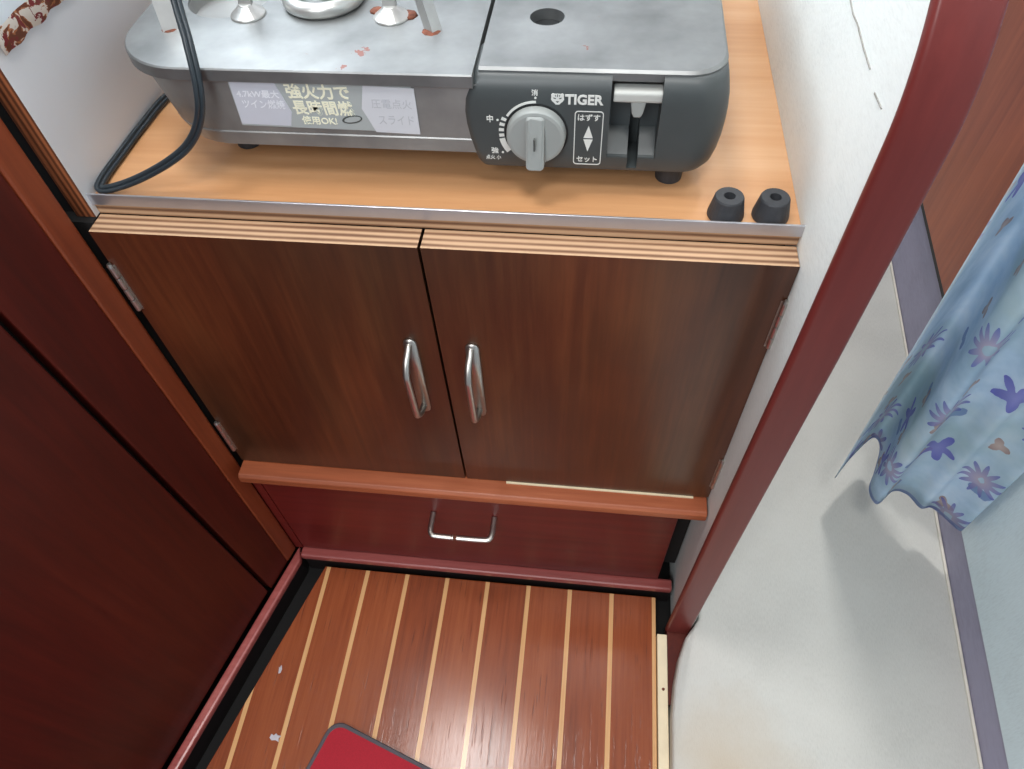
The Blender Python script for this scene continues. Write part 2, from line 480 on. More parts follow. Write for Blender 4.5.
# floor board: teak and holly, its left side follows the angled panelling
bm = B(); prism(bm, [(0.029, -0.013), (-0.052, -0.292), (-0.140, -0.60), (0.4305, -0.60), (0.4305, -0.013)], -0.018, 0.0)
struct('floor', bm, M['floor'], 'teak floorboard with pale inlaid stripes in the middle of the cabin', 'floor', bevel=0.001)
bm = B(); box(bm, -0.35, 1.0, -0.62, 0.95, -0.06, -0.022)
struct('floor', bm, M['void'], 'dark bilge bottom in the gap around the striped floorboard', 'floor')

# left partition behind the counter, white face, plywood end
bm = B()
box(bm, -0.0145, -0.0010, 0.0135, 0.40, 0.5240, 1.30)
o = struct('wall_left', bm, [M['partition'], M['plyX']], 'white partition left of the stove with a plywood end edge', 'wall')
for p in o.data.polygons:
    if p.normal.y < -0.9: p.material_index = 1
bm = B(); box(bm, -0.045, -0.0012, 0.008, 0.40, -0.02, 0.5238)
box(bm, -0.045, -0.0148, 0.018, 0.40, 0.5238, 1.30)
struct('wall_left_base', bm, M['void'], 'black gap beside the hinges of the left cabinet door', 'wall')
# daylight window in the left partition
WY0, WY1, WZ0, WZ1 = 0.06, 0.36, 0.74, 1.12
bm = B()
for (a0, a1, b0, b1) in ((WY0 - 0.02, WY1 + 0.02, WZ0 - 0.02, WZ0), (WY0 - 0.02, WY1 + 0.02, WZ1, WZ1 + 0.02), (WY0 - 0.02, WY0, WZ0, WZ1), (WY1, WY1 + 0.02, WZ0, WZ1)):
    box(bm, -0.0011, 0.006, a0, a1, b0, b1)
wf = struct('window_1', bm, M['alu'], 'cabin window in the left partition above the stove', 'window')
bm = B(); box(bm, -0.0009, 0.0012, WY0, WY1, WZ0, WZ1)
obj('pane', bm, M['daypane'], wf)
bm = B(); box(bm, -0.019, 0.535, 0.40, 0.42, -0.02, 1.55)  # unseen; extended past the bulkhead to keep the berth lamp off the counter
struct('wall_back', bm, M['partition'], 'white wall behind the stove', 'wall')

# right bulkhead with its rounded upper front corner
def bulk_poly():
    pts = [(0.40, -0.02), (-0.043, -0.02), (-0.043, 0.64)]
    for k in range(1, 11):
        a = math.radians(180 - 9 * k); pts.append((0.067 + 0.11 * math.cos(a), 0.64 + 0.11 * math.sin(a)))
    pts.append((0.40, 0.75)); return pts
bm = B(); prism_x(bm, bulk_poly(), 0.4506, 0.472)
wr = struct('wall_right', bm, M['bulkhead'], 'white woven vinyl bulkhead right of the cabinet', 'wall')
# cracks in the vinyl
bm = B()
cr = [(0.073, 0.6445), (0.060, 0.6425), (0.045, 0.643), (0.028, 0.6415), (0.010, 0.6410), (-0.006, 0.6385), (-0.020, 0.6395)]
for (a, b) in list(zip(cr, cr[1:]))[:4] + list(zip(cr, cr[1:]))[5:]:
    hw = 0.00045
    prism_x(bm, [(a[0], a[1] - hw), (b[0], b[1] - hw * 0.6), (b[0], b[1] + hw * 0.6), (a[0], a[1] + hw)], 0.4500, 0.4509)
obj('crack', bm, M['crack'], wr)

# the bulkhead's mahogany edge trim, curving backwards at the top
path = [(-0.046, 0.0), (-0.046, 0.12), (-0.046, 0.25), (-0.046, 0.37), (-0.046, 0.5), (-0.046, 0.64)]
for k in range(1, 31):
    a = math.radians(180 - 3 * k); path.append((0.067 + 0.113 * math.cos(a), 0.64 + 0.113 * math.sin(a)))
path.append((0.40, 0.753))
bm = B(); rings = []
prof = rrect(0.4455, 0.4722, -0.006, 0.001, 0.003, 5)
for i, (y, z) in enumerate(path):
    a = Vector(path[max(i - 1, 0)]); b = Vector(path[min(i + 1, len(path) - 1)]); t = (b - a).normalized()
    n = Vector((t.y, -t.x))          # pointing to the back / down
    sh = -0.0045 * max(0.0, 1 - z / 0.5)
    rings.append([(px_ + sh, y + n.x * q, z + n.y * q) for (px_, q) in prof])
loft(bm, rings)
struct('trim_1', bm, M['post'], 'glossy red mahogany post capping the front edge of the white bulkhead', 'trim')
soft(bpy.data.objects['trim_1'], 40)

# mahogany panelling on the left, splayed outwards
d = Vector((-0.0660, -0.2480)).normalized()           # runs towards the camera
nrm = Vector((-d.y, d.x))                             # into the cabin is +x
nrm = nrm if nrm.x > 0 else -nrm
O = Vector((-0.0055, -0.001))
def along(s, off): p = O + d * s + nrm * off; return (p.x, p.y)
bm = B(); prism(bm, [along(-0.001, -0.010), along(0.0, 0.0), along(0.019, 0.0), along(0.019, -0.012)], 0.02, 1.25)
struct('trim_2', bm, M['stile'], 'lighter mahogany corner strip standing beside the left cabinet door', 'trim', bevel=0.002)
bm = B(); loft(bm, [[(*along(s_, o_), z) for (s_, o_) in ((0.0190, -0.0135), (0.0190, -0.0008), (e_, -0.0008), (e_, -0.0135))] for (z, e_) in ((0.02, 0.0545), (1.25, 0.0945))])
struct('wall_front_left', bm, M['mahogany'], 'dark red mahogany board between corner strip and locker door', 'wall', bevel=0.001)
bm = B(); loft(bm, [[(*along(s_, o_), z) for (s_, o_) in ((e_, -0.016), (e_, -0.001), (0.62, -0.001), (0.62, -0.016))] for (z, e_) in ((0.023, 0.0595), (1.25, 0.1005))])
struct('door_1', bm, M['mahogany'], 'large dark red mahogany locker door at lower left', 'door', bevel=0.0015)
bm = B(); prism(bm, [along(0.0, -0.03), along(0.0, -0.018), along(0.64, -0.018), along(0.64, -0.03)], -0.02, 1.25)
struct('wall_left_backing', bm, M['void'], 'black gap behind the mahogany panelling on the left', 'wall')

# floor surround: rail along the drawer and along the left panelling
bm = B()
inn = lambda s, off: along(s, off)
prism(bm, [along(-0.004, 0.0015), along(0.62, 0.0015), along(0.62, 0.0125), along(0.0115, 0.0125)], 0.0095, 0.020)
struct('trim_3', bm, M['rail'], 'red mahogany floor rail along the foot of the left panelling', 'trim', bevel=0.0025)
bm = B(); prism(bm, [along(-0.004, 0.0025), along(0.62, 0.0025), along(0.62, 0.0105), along(0.0115, 0.0105)], -0.022, 0.0095)
struct('baseboard_left', bm, M['blackwood'], 'black board under the left floor rail', 'baseboard')
bm = B(); box(bm, 0.0012, 0.447, -0.0105, 0.003, 0.0095, 0.020)
struct('trim_4', bm, M['rail'], 'red mahogany floor rail below the drawer', 'trim', bevel=0.0025)
bm = B(); box(bm, 0.004, 0.447, -0.0085, 0.003, -0.022, 0.0095)
struct('baseboard_back', bm, M['blackwood'], 'black board under the floor rail below the drawer', 'baseboard')
bm = B(); box(bm, 0.4315, 0.4425, -0.60, -0.056, -0.02, 0.0025)
t5 = struct('trim_5', bm, M['cream'], 'cream wooden batten along the right edge of the striped floorboard', 'trim', bevel=0.0008)
bm = B(); lathe(bm, [(0.0016, 0), (0.0016, 0.0006), (0.0008, 0.001)], (0.4375, -0.1155, 0.0024), 10)
obj('nail', bm, M['rust'], t5)

bm = B(); box(bm, 0.4430, 0.4760, -0.130, -0.045, -0.02, -0.0005)
struct('trim_8', bm, M['mahogany'], 'brown wood filler at the foot of the bulkhead post', 'trim')
# vinyl covered sole right of the post
edge = [(0.478, 0.90), (0.476, -0.040), (0.4610, -0.062), (0.4530, -0.085), (0.4475, -0.112), (0.4440, -0.145), (0.4430, -0.195), (0.4430, -0.30), (0.4430, -0.60),
        (0.714, -0.60), (0.828, 0.90)]
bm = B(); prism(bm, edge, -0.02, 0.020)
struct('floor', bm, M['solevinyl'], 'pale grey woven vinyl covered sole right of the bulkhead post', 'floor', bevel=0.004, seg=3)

# far right wall: mauve base, blue-grey cladding in front, locker door behind
def rw(y, off=0.0, z=0): return (0.7585 + 0.075 * y - off, y)
bm = B(); prism(bm, [rw(-0.60), rw(0.92), rw(0.92, -0.03), rw(-0.60, -0.03)], -0.02, 1.25)
struct('wall_far_right', bm, M['purple'], 'mauve vinyl wall base strip on the far right side', 'wall')
bm = B(); prism(bm, [rw(-0.60, 0.004), rw(0.31, 0.004), rw(0.31, 0.0), rw(-0.60, 0.0)], 0.072, 1.25)
struct('wall_right_cladding', bm, M['bluevinyl'], 'blue-grey vinyl cladding at the far right under the curtain', 'wall', bevel=0.001)
bm = B(); prism(bm, [rw(0.335, 0.010), rw(0.90, 0.010), rw(0.90, 0.0), rw(0.335, 0.0)], 0.151, 1.20)
struct('door_2', bm, M['locker'], 'orange-brown mahogany locker door behind the post at upper right', 'door', bevel=0.0015)
bm = B(); prism(bm, [rw(0.333, 0.0085), rw(0.905, 0.0085), rw(0.905, 0.0), rw(0.333, 0.0)], 0.143, 0.151)
struct('trim_6', bm, M['blackwood'], 'black gap strip under the orange-brown locker door', 'trim')
bm = B(); tube(bm, [(*rw(y, 0.0022), 0.0212) for y in (-0.60, -0.3, -0.1, 0.1, 0.3, 0.5, 0.7, 0.90)], 0.0018, 8)
struct('trim_7', bm, M['piping'], 'thin cream piping where the vinyl sole meets the far right wall', 'trim', smooth=True)

# ------------------------------------------------------------------ galley cabinet
cab = tag(empty('galley_cabinet', (W / 2, 0.0, 0.02)), 'built-in galley cabinet with two dark stained doors and a red drawer', 'cabinet')
bm = B()
box(bm, 0.001, 0.449, 0.019, 0.39, 0.03, 0.205)
box(bm, -0.001, 0.449, 0.019, 0.39, 0.23, 0.51)
keep(obj('carcass', bm, M['void']), cab)
def pull(xc, ztop, zbot, y, name, parent):
    bm = B()
    prism_y(bm, rrect(xc - 0.0040, xc + 0.0060, zbot, ztop, 0.0048, 5), y - 0.0018, y)
    x = xc
    tube(bm, spline([(x, y, ztop - 0.006), (x, y - 0.005, ztop - 0.0075), (x - 0.0006, y - 0.013, ztop - 0.013), (x - 0.0006, y - 0.0185, ztop - 0.021), (x - 0.0004, y - 0.0195, ztop - 0.029),
                     (x, y - 0.0190, zbot + 0.024), (x, y - 0.016, zbot + 0.015), (x + 0.0006, y - 0.009, zbot + 0.010), (x + 0.001, y, zbot + 0.008)], 6), 0.0027, 10, 0.9)
    return keep(obj(name, bm, M['chrome'], smooth=True), parent)
def hinge(x, z0, z1, parent, side):
    bm = B()
    box(bm, min(x, x - side * 0.0028), max(x, x - side * 0.0028), -0.0006, 0.001, z0, z1)
    n = 4; h = (z1 - z0) / n
    for k in range(n):
        lathe(bm, [(0.0017, k * h + 0.0003), (0.0019, k * h + 0.001), (0.0019, (k + 1) * h - 0.001), (0.0017, (k + 1) * h - 0.0003)], (x, -0.0018, z0), 10)
    lathe(bm, [(0.0022, 0), (0.0014, 0.0022)], (x, -0.0018, z1), 10)
    return keep(obj('hinge', bm, M['chrome']), parent)
XG = 0.2215
for side, (x0, x1) in enumerate(((-0.0003, XG - 0.0010), (XG + 0.0010, 0.4502))):
    bm = B(); box(bm, x0, x1, 0.0, 0.0175, 0.2305, 0.5234)
    dr = obj('door', bm, [M['door'], M['plyY']])
    for p in dr.data.polygons:
        if p.normal.z > 0.9: p.material_index = 1
    for v in dr.data.vertices:           # the pair hang slightly out of true: their gap leans
        if abs(v.co.x - XG) < 0.01: v.co.x += -0.0020 if v.co.z > 0.4 else 0.0018
    dr.location = (0, 0, 0); keep(dr, cab)
    if side == 0:
        h = pull(0.1985, 0.434, 0.343, 0.0, 'handle', dr); hx = x0 + 0.0005; sg = -1
    else:
        h = pull(0.2445, 0.433, 0.342, 0.0, 'handle', dr); hx = x1 - 0.0005; sg = 1
    h.location = (0, 0, 0)
    for z0, z1 in ((0.450, 0.494), (0.252, 0.298)):
        hg = hinge(hx, z0, z1, dr, sg); hg.location = (0, 0, 0)
bm = B(); prism_x(bm, [(0.0185, 0.2285), (-0.0145, 0.2285), (-0.0175, 0.2255), (-0.0180, 0.219), (-0.0165, 0.2150), (-0.0140, 0.2140), (0.0185, 0.2140)], 0.0, 0.4490)
keep(obj('ledge', bm, M['ledge'], bevel=0.0008), cab)
bm = B(); box(bm, 0.262, 0.4365, -0.0016, 0.004, 0.2284, 0.2298)
keep(obj('shim', bm, M['cream']), cab)
bm = B(); box(bm, 0.0035, 0.430, 0.0, 0.016, 0.0235, 0.2075)
fb = B(); box(fb, -0.0065, 0.0028, 0.0002, 0.016, 0.0205, 0.2138)
keep(obj('side_filler', fb, M['drawer']), cab)
dw = keep(obj('drawer', bm, M['drawer'], bevel=0.001), cab)
bm = B(); yb = 0.0
pth = spline([(0.1815, 0.0, 0.1510), (0.1815, -0.010, 0.1510), (0.1818, -0.0195, 0.1508), (0.1838, -0.0245, 0.1506), (0.1885, -0.0262, 0.1505),
              (0.2140, -0.0265, 0.1505), (0.2390, -0.0262, 0.1505), (0.2437, -0.0245, 0.1506), (0.2457, -0.0195, 0.1508), (0.2460, -0.010, 0.1510), (0.2460, 0.0, 0.1510)], 6)
tube(bm, pth, 0.0031, 10, 0.6)
hd = obj('handle', bm, M['chrome'], smooth=True); hd.parent = dw
bm = B()
for (xa, xb) in ((0.2045, 0.2052), (0.2068, 0.2100)):
    tube(bm, [(xa, -0.0265, 0.1505), (xb, -0.0265, 0.1505)], 0.00335, 12, 0.72)
bd = obj('wear_band', bm, M['rust']); bd.parent = hd

# ------------------------------------------------------------------ countertop
ct = tag(empty('countertop', (W / 2, 0.2, TC)), 'orange plywood countertop above the cabinet doors', 'countertop')
bm = B()
prism(bm, [(-0.0009, 0.0182), (0.4504, 0.0182), (0.4504, 0.399), (-0.0009, 0.399)], 0.5236, TC)
o = keep(obj('board', bm, [M['counter'], M['plyZ']]), ct)
for p in o.data.polygons:
    if p.normal.y < -0.9: p.material_index = 1
bm = B(); box(bm, -0.0055, 0.4522, 0.0165, 0.0180, 0.5318, 0.5402)
keep(obj('metal_edging', bm, M['alu'], bevel=0.0003), ct)

# ------------------------------------------------------------------ portable gas stove
st = tag(empty('camping_stove', (0.215, 0.17, TC)), 'portable steel gas stove with a grey control panel standing on the counter', 'stove')
def part(name, bm, mat, parent=st, **k):
    o = obj(name, bm, mat, **k); o.parent = parent
    if parent is st: o.location = -Vector(st.location)
    return o
YB = 0.305
def plan(x0, x1, y0, y1, rf, rb=0.02): return rrect(x0, x1, y0, y1, (rf, 0.0002, 0.0002, rb), 12)
bm = B()
rings = []
for (z, ins) in ((0.5620, 0.011), (0.5705, 0.008), (0.5712, 0.0092), (0.5720, 0.008), (0.600, 0.003), (0.6066, 0.0025)):
    pts = plan(0.0355 + ins * 1.4, 0.2560, 0.0455, YB - ins, 0.046, 0.03)
    rings.append([(x, y + (0.0006 if z > 0.5706 and z < 0.5718 else 0), z) for x, y in pts])
loft(bm, rings)
body = part('body', bm, M['steel_side'])
bm = B()
loft(bm, [[(x, y, z) for x, y in plan(0.0345 + i, 0.2545, 0.0415 + i, YB - i, 0.046, 0.03)] for (z, i) in ((0.6062, 0.0006), (0.6067, 0.0), (0.6134, 0.0), (0.6142, 0.0008))])
top = part('top_plate', bm, M['steel'])
cb = B(); lathe(cb, [(0.0265, -0.02), (0.0265, 0.02)], (0.0850, 0.1255, 0.614), 36)
cut(top, [cb])
soft(top); soft(body)
cb = B(); lathe(cb, [(0.0265, -0.005), (0.0265, 0.02)], (0.0850, 0.1255, 0.609), 36)
cut(body, [cb])
bm = B(); lathe(bm, [(0.0262, 0.0), (0.0268, 0.008), (0.0262, 0.008), (0.0250, 0.0008), (0.0002, 0.0004)], (0.0850, 0.1255, 0.6045), 36)
part('drip_cup', bm, M['steel_side'], smooth=False)
# canister lid
bm = B()
loft(bm, [[(x, y, z) for x, y in rrect(0.2570, 0.3955 - i, 0.0500 + i, YB - i, (0.0003, 0.022, 0.02, 0.0003), 12)] for (z, i) in ((0.6075, 0.001), (0.6085, 0.0), (0.6128, 0.0), (0.6142, 0.0016))])
lid = part('canister_lid', bm, M['steel'])
cb = B(); lathe(cb, [(0.0105, -0.03), (0.0105, 0.03)], (0.2910, 0.1082, 0.614), 32)
cut(lid, [cb])
soft(lid)
# canister housing below the lid (dark inside), control panel in front
bm = B(); loft(bm, [[(x, y, z) for x, y in rrect(0.2575, 0.3925, 0.0802, YB - 0.002, (0.0003, 0.0003, 0.018, 0.0003), 8)] for z in (0.5600, 0.6076)])
hs = part('canister_housing', bm, M['plastic_dark'])
# control panel: rounded, bulging left and right ends
LZ = [(0.5520, 0.2560, 0.3900, 0.0040), (0.5530, 0.2545, 0.3935, 0.0018), (0.5570, 0.2525, 0.3960, 0.0004), (0.5640, 0.2502, 0.3978, 0.0), (0.5730, 0.2480, 0.3990, 0.0), (0.5820, 0.2466, 0.3994, 0.0),
      (0.5900, 0.2462, 0.3992, 0.0), (0.5980, 0.2472, 0.3984, 0.0), (0.6040, 0.2490, 0.3972, 0.0006), (0.6085, 0.2515, 0.3962, 0.0024), (0.6110, 0.2535, 0.3955, 0.0046), (0.6118, 0.2550, 0.3945, 0.0062)]
bm = B()
loft(bm, [[(x, y, z) for x, y in rrect(a, b, 0.0440 + i, 0.0800, (0.006, 0.018, 0.0004, 0.0004), 10)] for (z, a, b, i) in LZ])
pan = part('control_panel', bm, M['plastic'], smooth=False)
c1 = B(); box(c1, 0.3318, 0.3602, 0.03, 0.0610, 0.5632, 0.63)
c2 = B(); box(c2, 0.3442, 0.3502, 0.03, 0.072, 0.5552, 0.598)
cut(pan, [c1, c2])
soft(pan, 30)
bv = pan.modifiers.new('bevel', 'BEVEL'); bv.width = 0.0006; bv.segments = 2; bv.limit_method = 'ANGLE'; bv.angle_limit = math.radians(50)
bm = B(); prism_x(bm, [(0.0445, 0.5634), (0.0608, 0.5634), (0.0608, 0.5740), (0.0462, 0.5640)], 0.3320, 0.3440)
prism_x(bm, [(0.0445, 0.5634), (0.0608, 0.5634), (0.0608, 0.5740), (0.0462, 0.5640)], 0.3504, 0.3600)
part('recess_sill', bm, M['plastic'], pan)
# canister lever: T shaped
bm = B()
prism_x(bm, rrect(0.0470, 0.0575, 0.5965, 0.6035, 0.0020, 4), 0.3332, 0.3608)
lv = part('canister_lever', bm, M['lever'], bevel=0.0008)
bm = B(); prism_y(bm, [(0.3430, 0.5975), (0.3518, 0.5975), (0.3506, 0.5900), (0.3494, 0.5875), (0.3455, 0.5875), (0.3442, 0.5900)], 0.0476, 0.0700)
part('lever_stem', bm, M['knob'], lv, bevel=0.0006)
# knob
KX, KZ = 0.2898, 0.5780
bm = B(); lathe(bm, [(0.0176, -0.002), (0.0176, 0.0008), (0.0172, 0.0050), (0.0166, 0.0062), (0.0150, 0.0066), (0.0005, 0.0066)], (KX, 0.0442, KZ), 44, 'Y')
kb = part('knob', bm, M['knob'], smooth=False)
kb.data.polygons.foreach_set('use_smooth', [abs(p.normal.y) < 0.9 for p in kb.data.polygons])
bm = B()
loft(bm, [[(KX + x * s, 0.0452 - h, KZ + z + dz) for x, z in rrect(-0.0052, 0.0052, -0.0172, 0.0150, 0.0022, 4)] for (h, s, dz) in ((0.0060, 1.14, 0.0), (0.0090, 1.1, 0.0), (0.0130, 1.02, -0.0004), (0.0138, 0.92, -0.0006))])
for v in bm.verts:                       # the grip falls away towards its upper end
    if v.co.z > KZ + 0.004 and v.co.y < 0.037: v.co.y += (v.co.z - KZ - 0.004) * 0.55
kg = part('grip', bm, M['knob'], kb, bevel=0.0008)
bm = B(); box(bm, KX - 0.0005, KX + 0.0005, 0.0300, 0.0325, KZ - 0.003, KZ + 0.0045)
part('pointer_mark', bm, M['darkprint'], kb)
bm = B(); lathe(bm, [(0.0189, -0.0005), (0.0189, 0.0003), (0.0178, 0.0003)], (KX, 0.0440, KZ), 44, 'Y')
part('knob_gap', bm, M['plastic_dark'], pan)
# panel print
YP = 0.0439
def arcband(bm, a0, a1, r0, r1, n=14):
    out = [(KX + r0 * math.cos(math.radians(a0 + (a1 - a0) * k / n)), KZ + r0 * math.sin(math.radians(a0 + (a1 - a0) * k / n))) for k in range(n + 1)]
    inn = [(KX + r1 * math.cos(math.radians(a1 - (a1 - a0) * k / n)), KZ + r1 * math.sin(math.radians(a1 - (a1 - a0) * k / n))) for k in range(n + 1)]
    flat(bm, out + inn, YP, 0.00015)
def dot(bm, x, z, r): flat(bm, [(x + r * math.cos(2 * math.pi * k / 14), z + r * math.sin(2 * math.pi * k / 14)) for k in range(14)], YP, 0.00015)
bm = B()
arcband(bm, 90, 148, 0.0192, 0.0206)
for a in (156, 166, 176, 186): arcband(bm, a - 2.6, a + 2.6, 0.0192, 0.0222, 3)
arcband(bm, 192, 218, 0.0192, 0.0226, 8)
dot(bm, KX - 0.0003, KZ + 0.0225, 0.0007); dot(bm, 0.2672, 0.5858, 0.0007); dot(bm, 0.2693, 0.5640, 0.0007)
text_bm(bm, '消', 0.2873, 0.2909, 0.6018, 0.6054, YP, 0.012)
text_bm(bm, '中', 0.2608, 0.2646, 0.5842, 0.5888, YP, 0.02)
text_bm(bm, '強', 0.2624, 0.2668, 0.5630, 0.5672, YP, 0.02)
text_bm(bm, '点火 小', 0.2588, 0.2680, 0.5588, 0.5618, YP, 0.008)
part('dial_print', bm, M['print'], pan)
bm = B()
text_bm(bm, 'TIGER', 0.3062, 0.3278, 0.5970, 0.6032, YP, 0.035)
# round tiger face emblem: two ears over a blunt muzzle, face stripes left dark
hx, hz = 0.3020, 0.6003
flat(bm, [(hx + x * 0.001, hz + z * 0.001) for x, z in ((-3.6, 2.6), (-2.7, 3.4), (-1.6, 2.9), (0, 3.0), (1.6, 2.9), (2.7, 3.4), (3.6, 2.6), (3.5, 1.2), (3.7, -0.4), (2.9, -1.6), (1.9, -2.5), (1.0, -3.5), (-1.0, -3.5), (-1.9, -2.5), (-2.9, -1.6), (-3.7, -0.4), (-3.5, 1.2))], YP, 0.00015)
part('brand_print', bm, M['print'], pan)
bm = B()
for pts in (((-2.3, 0.9), (-0.8, 0.4), (-1.0, 0.0), (-2.2, 0.3)), ((2.3, 0.9), (2.2, 0.3), (1.0, 0.0), (0.8, 0.4)), ((-0.9, -1.4), (0.9, -1.4), (0, -2.3)), ((-0.25, 2.9), (0.25, 2.9), (0.2, 1.3), (-0.2, 1.3)), ((-1.5, 2.5), (-1.1, 2.6), (-0.8, 1.5), (-1.1, 1.4)), ((1.5, 2.5), (1.1, 1.4), (0.8, 1.5), (1.1, 2.6))):
    flat(bm, [(hx + x * 0.001, hz + z * 0.001) for x, z in pts], YP - 0.0002, 0.00015)
part('emblem_face', bm, M['plastic'], pan)
bm = B()
o_ = rrect(0.3120, 0.3285, 0.5574, 0.5932, 0.0020, 5); i_ = rrect(0.3125, 0.3280, 0.5579, 0.5927, 0.0016, 5)
for k in range(len(o_)):
    j = (k + 1) % len(o_)
    flat(bm, [o_[k], o_[j], i_[j], i_[k]], YP, 0.00015)
flat(bm, [(0.3203, 0.5838), (0.3230, 0.5758), (0.3176, 0.5758)], YP, 0.00015)
flat(bm, [(0.3203, 0.5667), (0.3176, 0.5748), (0.3230, 0.5748)], YP, 0.00015)
text_bm(bm, 'はずす', 0.3138, 0.3266, 0.5870, 0.5912, YP, 0.012)
text_bm(bm, 'セット', 0.3140, 0.3262, 0.5592, 0.5630, YP, 0.012)
part('lever_print', bm, M['print'], pan)
# sticker on the front of the body
YS = 0.0452
bm = B(); flat(bm, [(0.108, 0.5760), (0.218, 0.5748), (0.218, 0.6048), (0.109, 0.6062)], YS, 0.0003)
stk = part('sticker', bm, M['stickerB'])
YS2 = YS - 0.0004
bm = B(); flat(bm, [(0.1083, 0.5772), (0.1395, 0.5768), (0.1425, 0.5860), (0.1372, 0.6052), (0.1098, 0.6060)], YS2, 0.0002)
part('sticker_panel', bm, M['stickerA'], stk)
bm = B(); flat(bm, [(0.1925, 0.5745), (0.2195, 0.5738), (0.2198, 0.6036), (0.1900, 0.6046), (0.1865, 0.5900)], YS2, 0.0002)
part('sticker_panel', bm, M['stickerC'], stk)
bm = B()
text_bm(bm, '4.7kW最大', 0.1118, 0.1380, 0.5950, 0.6000, YS2 - 0.0002, 0.012, 0.1)
text_bm(bm, 'ツイン燃焼', 0.1135, 0.1395, 0.5880, 0.5938, YS2 - 0.0002, 0.004, 0.1)
part('sticker_print', bm, M['paleprint'], stk)
bm = B()
text_bm(bm, '強火力で', 0.1425, 0.1810, 0.5950, 0.6046, YS - 0.0005, 0.022, -0.08)
text_bm(bm, '長時間燃', 0.1440, 0.1816, 0.5846, 0.5942, YS - 0.0005, 0.02, -0.08)
text_bm(bm, '使用OK!', 0.1475, 0.1692, 0.5782, 0.5838, YS - 0.0005, 0.015)
part('sticker_print', bm, M['creamprint'], stk)
bm = B()
flat(bm, [(0.1790 + 0.0064 * math.cos(a), 0.5824 + 0.0026 * math.sin(a) + 0.0010 * math.cos(a)) for a in [2 * math.pi * k / 24 for k in range(24)]], YS - 0.0004, 0.0002)
part('sticker_badge', bm, M['darkprint'], stk)
bm = B()
flat(bm, [(0.1794 + 0.0052 * math.cos(a), 0.5826 + 0.0017 * math.sin(a) + 0.0009 * math.cos(a)) for a in [2 * math.pi * k / 24 for k in range(24)]], YS - 0.0008, 0.0002)
part('sticker_badge', bm, M['stickerB'], stk)
bm = B()
text_bm(bm, '圧電点火', 0.1930, 0.2170, 0.5905, 0.5965, YS2 - 0.0002, 0.0)
text_bm(bm, 'スライド', 0.1955, 0.2170, 0.5800, 0.5860, YS2 - 0.0002, 0.0)
part('sticker_print', bm, M['faintprint'], stk)
# feet
def foot_bm(c, s=1.0, h=0.0145):
    bm = B(); lathe(bm, [(0.0102 * s, 0.0), (0.0110 * s, 0.0006), (0.0110 * s, 0.0020), (0.0088 * s, h - 0.0010), (0.0082 * s, h), (0.0034 * s, h), (0.0030 * s, h - 0.005), (0.0002, h - 0.005)], c, 28)
    return bm
for (x, y) in ((0.3725, 0.0650), (0.3725, 0.27), (0.085, 0.27), (0.085, 0.085)):
    bm = B(); top_z = 0.5602 if x > 0.2 else 0.5632
    lathe(bm, [(0.0078, 0.0), (0.0084, 0.0006), (0.0090, top_z - TC)], (x, y, TC), 24)
    part('foot', bm, M['rubber'], smooth=False)
# burner and pan supports on the top plate
BX, BY, BZ = 0.1500, 0.165, 0.6142
bm = B(); lathe(bm, [(0.030, 0), (0.030, 0.004), (0.020, 0.010), (0.020, 0.020), (0.026, 0.026), (0.026, 0.030), (0.012, 0.034), (0.0005, 0.034)], (BX, BY + 0.02, BZ), 40)
part('burner', bm, M['steel_bright'], smooth=False)
bm = B()
tube(bm, [(0.1490 + 0.0215 * math.cos(a), 0.1230 + 0.0215 * math.sin(a), BZ + 0.004) for a in [math.radians(150 + 240 * k / 30) for k in range(31)]], 0.0048, 12, 1.0)
box(bm, 0.1455, 0.1520, 0.1255, 0.128, BZ, BZ + 0.02)
part('air_ring', bm, M['steel_bright'], smooth=True)
for x in (0.1050, 0.1960):
    bm = B()
    lathe(bm, [(0.0112, 0), (0.0108, 0.0012), (0.0070, 0.0040), (0.0045, 0.0062), (0.0040, 0.0070), (0.0002, 0.0070)], (x, 0.1040, BZ), 28)
    s = 1 if x < BX else -1
    loft(bm, [[(x + s * dx - 0.0042, 0.1025 + dy, z), (x + s * dx + 0.0042, 0.1025 + dy, z), (x + s * dx + 0.0042, 0.1062 + dy, z), (x + s * dx - 0.0042, 0.1062 + dy, z)] for (z, dx, dy) in ((BZ + 0.004, 0, 0), (BZ + 0.034, 0.001, 0.006))])
    lg = part('burner_leg', bm, M['steel_bright'], bevel=0.0004)
bm = B(); lathe(bm, [(0.0001, 0.0), (0.0062, 0.0), (0.0052, 0.0012), (0.0001, 0.0014)], (0.2060, 0.1065, BZ), 7)
lathe(bm, [(0.0001, 0.0), (0.0050, 0.0), (0.0040, 0.0010), (0.0001, 0.0011)], (0.1855, 0.1115, BZ), 8)
part('rust_crust', bm, M['rust'], smooth=True)
def bracket(foot, head, lw, rw_):
    # an angle-section bar leaning from its foot on the plate to the support ring
    bm = B(); f = Vector(foot); h = Vector(head)
    sec = ((-lw, 0.0035, 0), (0, -0.0014, 0), (rw_, 0.0040, 0), (rw_ - 0.0010, 0.0056, 0), (0, 0.0010, 0), (-lw, 0.0052, 0))
    loft(bm, [[p + Vector(v) for v in sec] for p in (f, h)]); return bm
sup = part('pan_support', bracket((0.2255, 0.0862, BZ - 0.0005), (0.2105, 0.1060, 0.653), 0.0062, 0.0046), M['steel_side'])
bm = B(); lathe(bm, [(0.0001, 0.0), (0.0058, 0.0), (0.0040, 0.0007), (0.0001, 0.0008)], (0.2235, 0.0885, BZ), 9); part('rust_ring', bm, M['rust'], sup)
sup2 = part('pan_support', bracket((0.0590, 0.0815, BZ - 0.0005), (0.0500, 0.1000, 0.655), 0.0020, 0.0088), M['steel_side'])
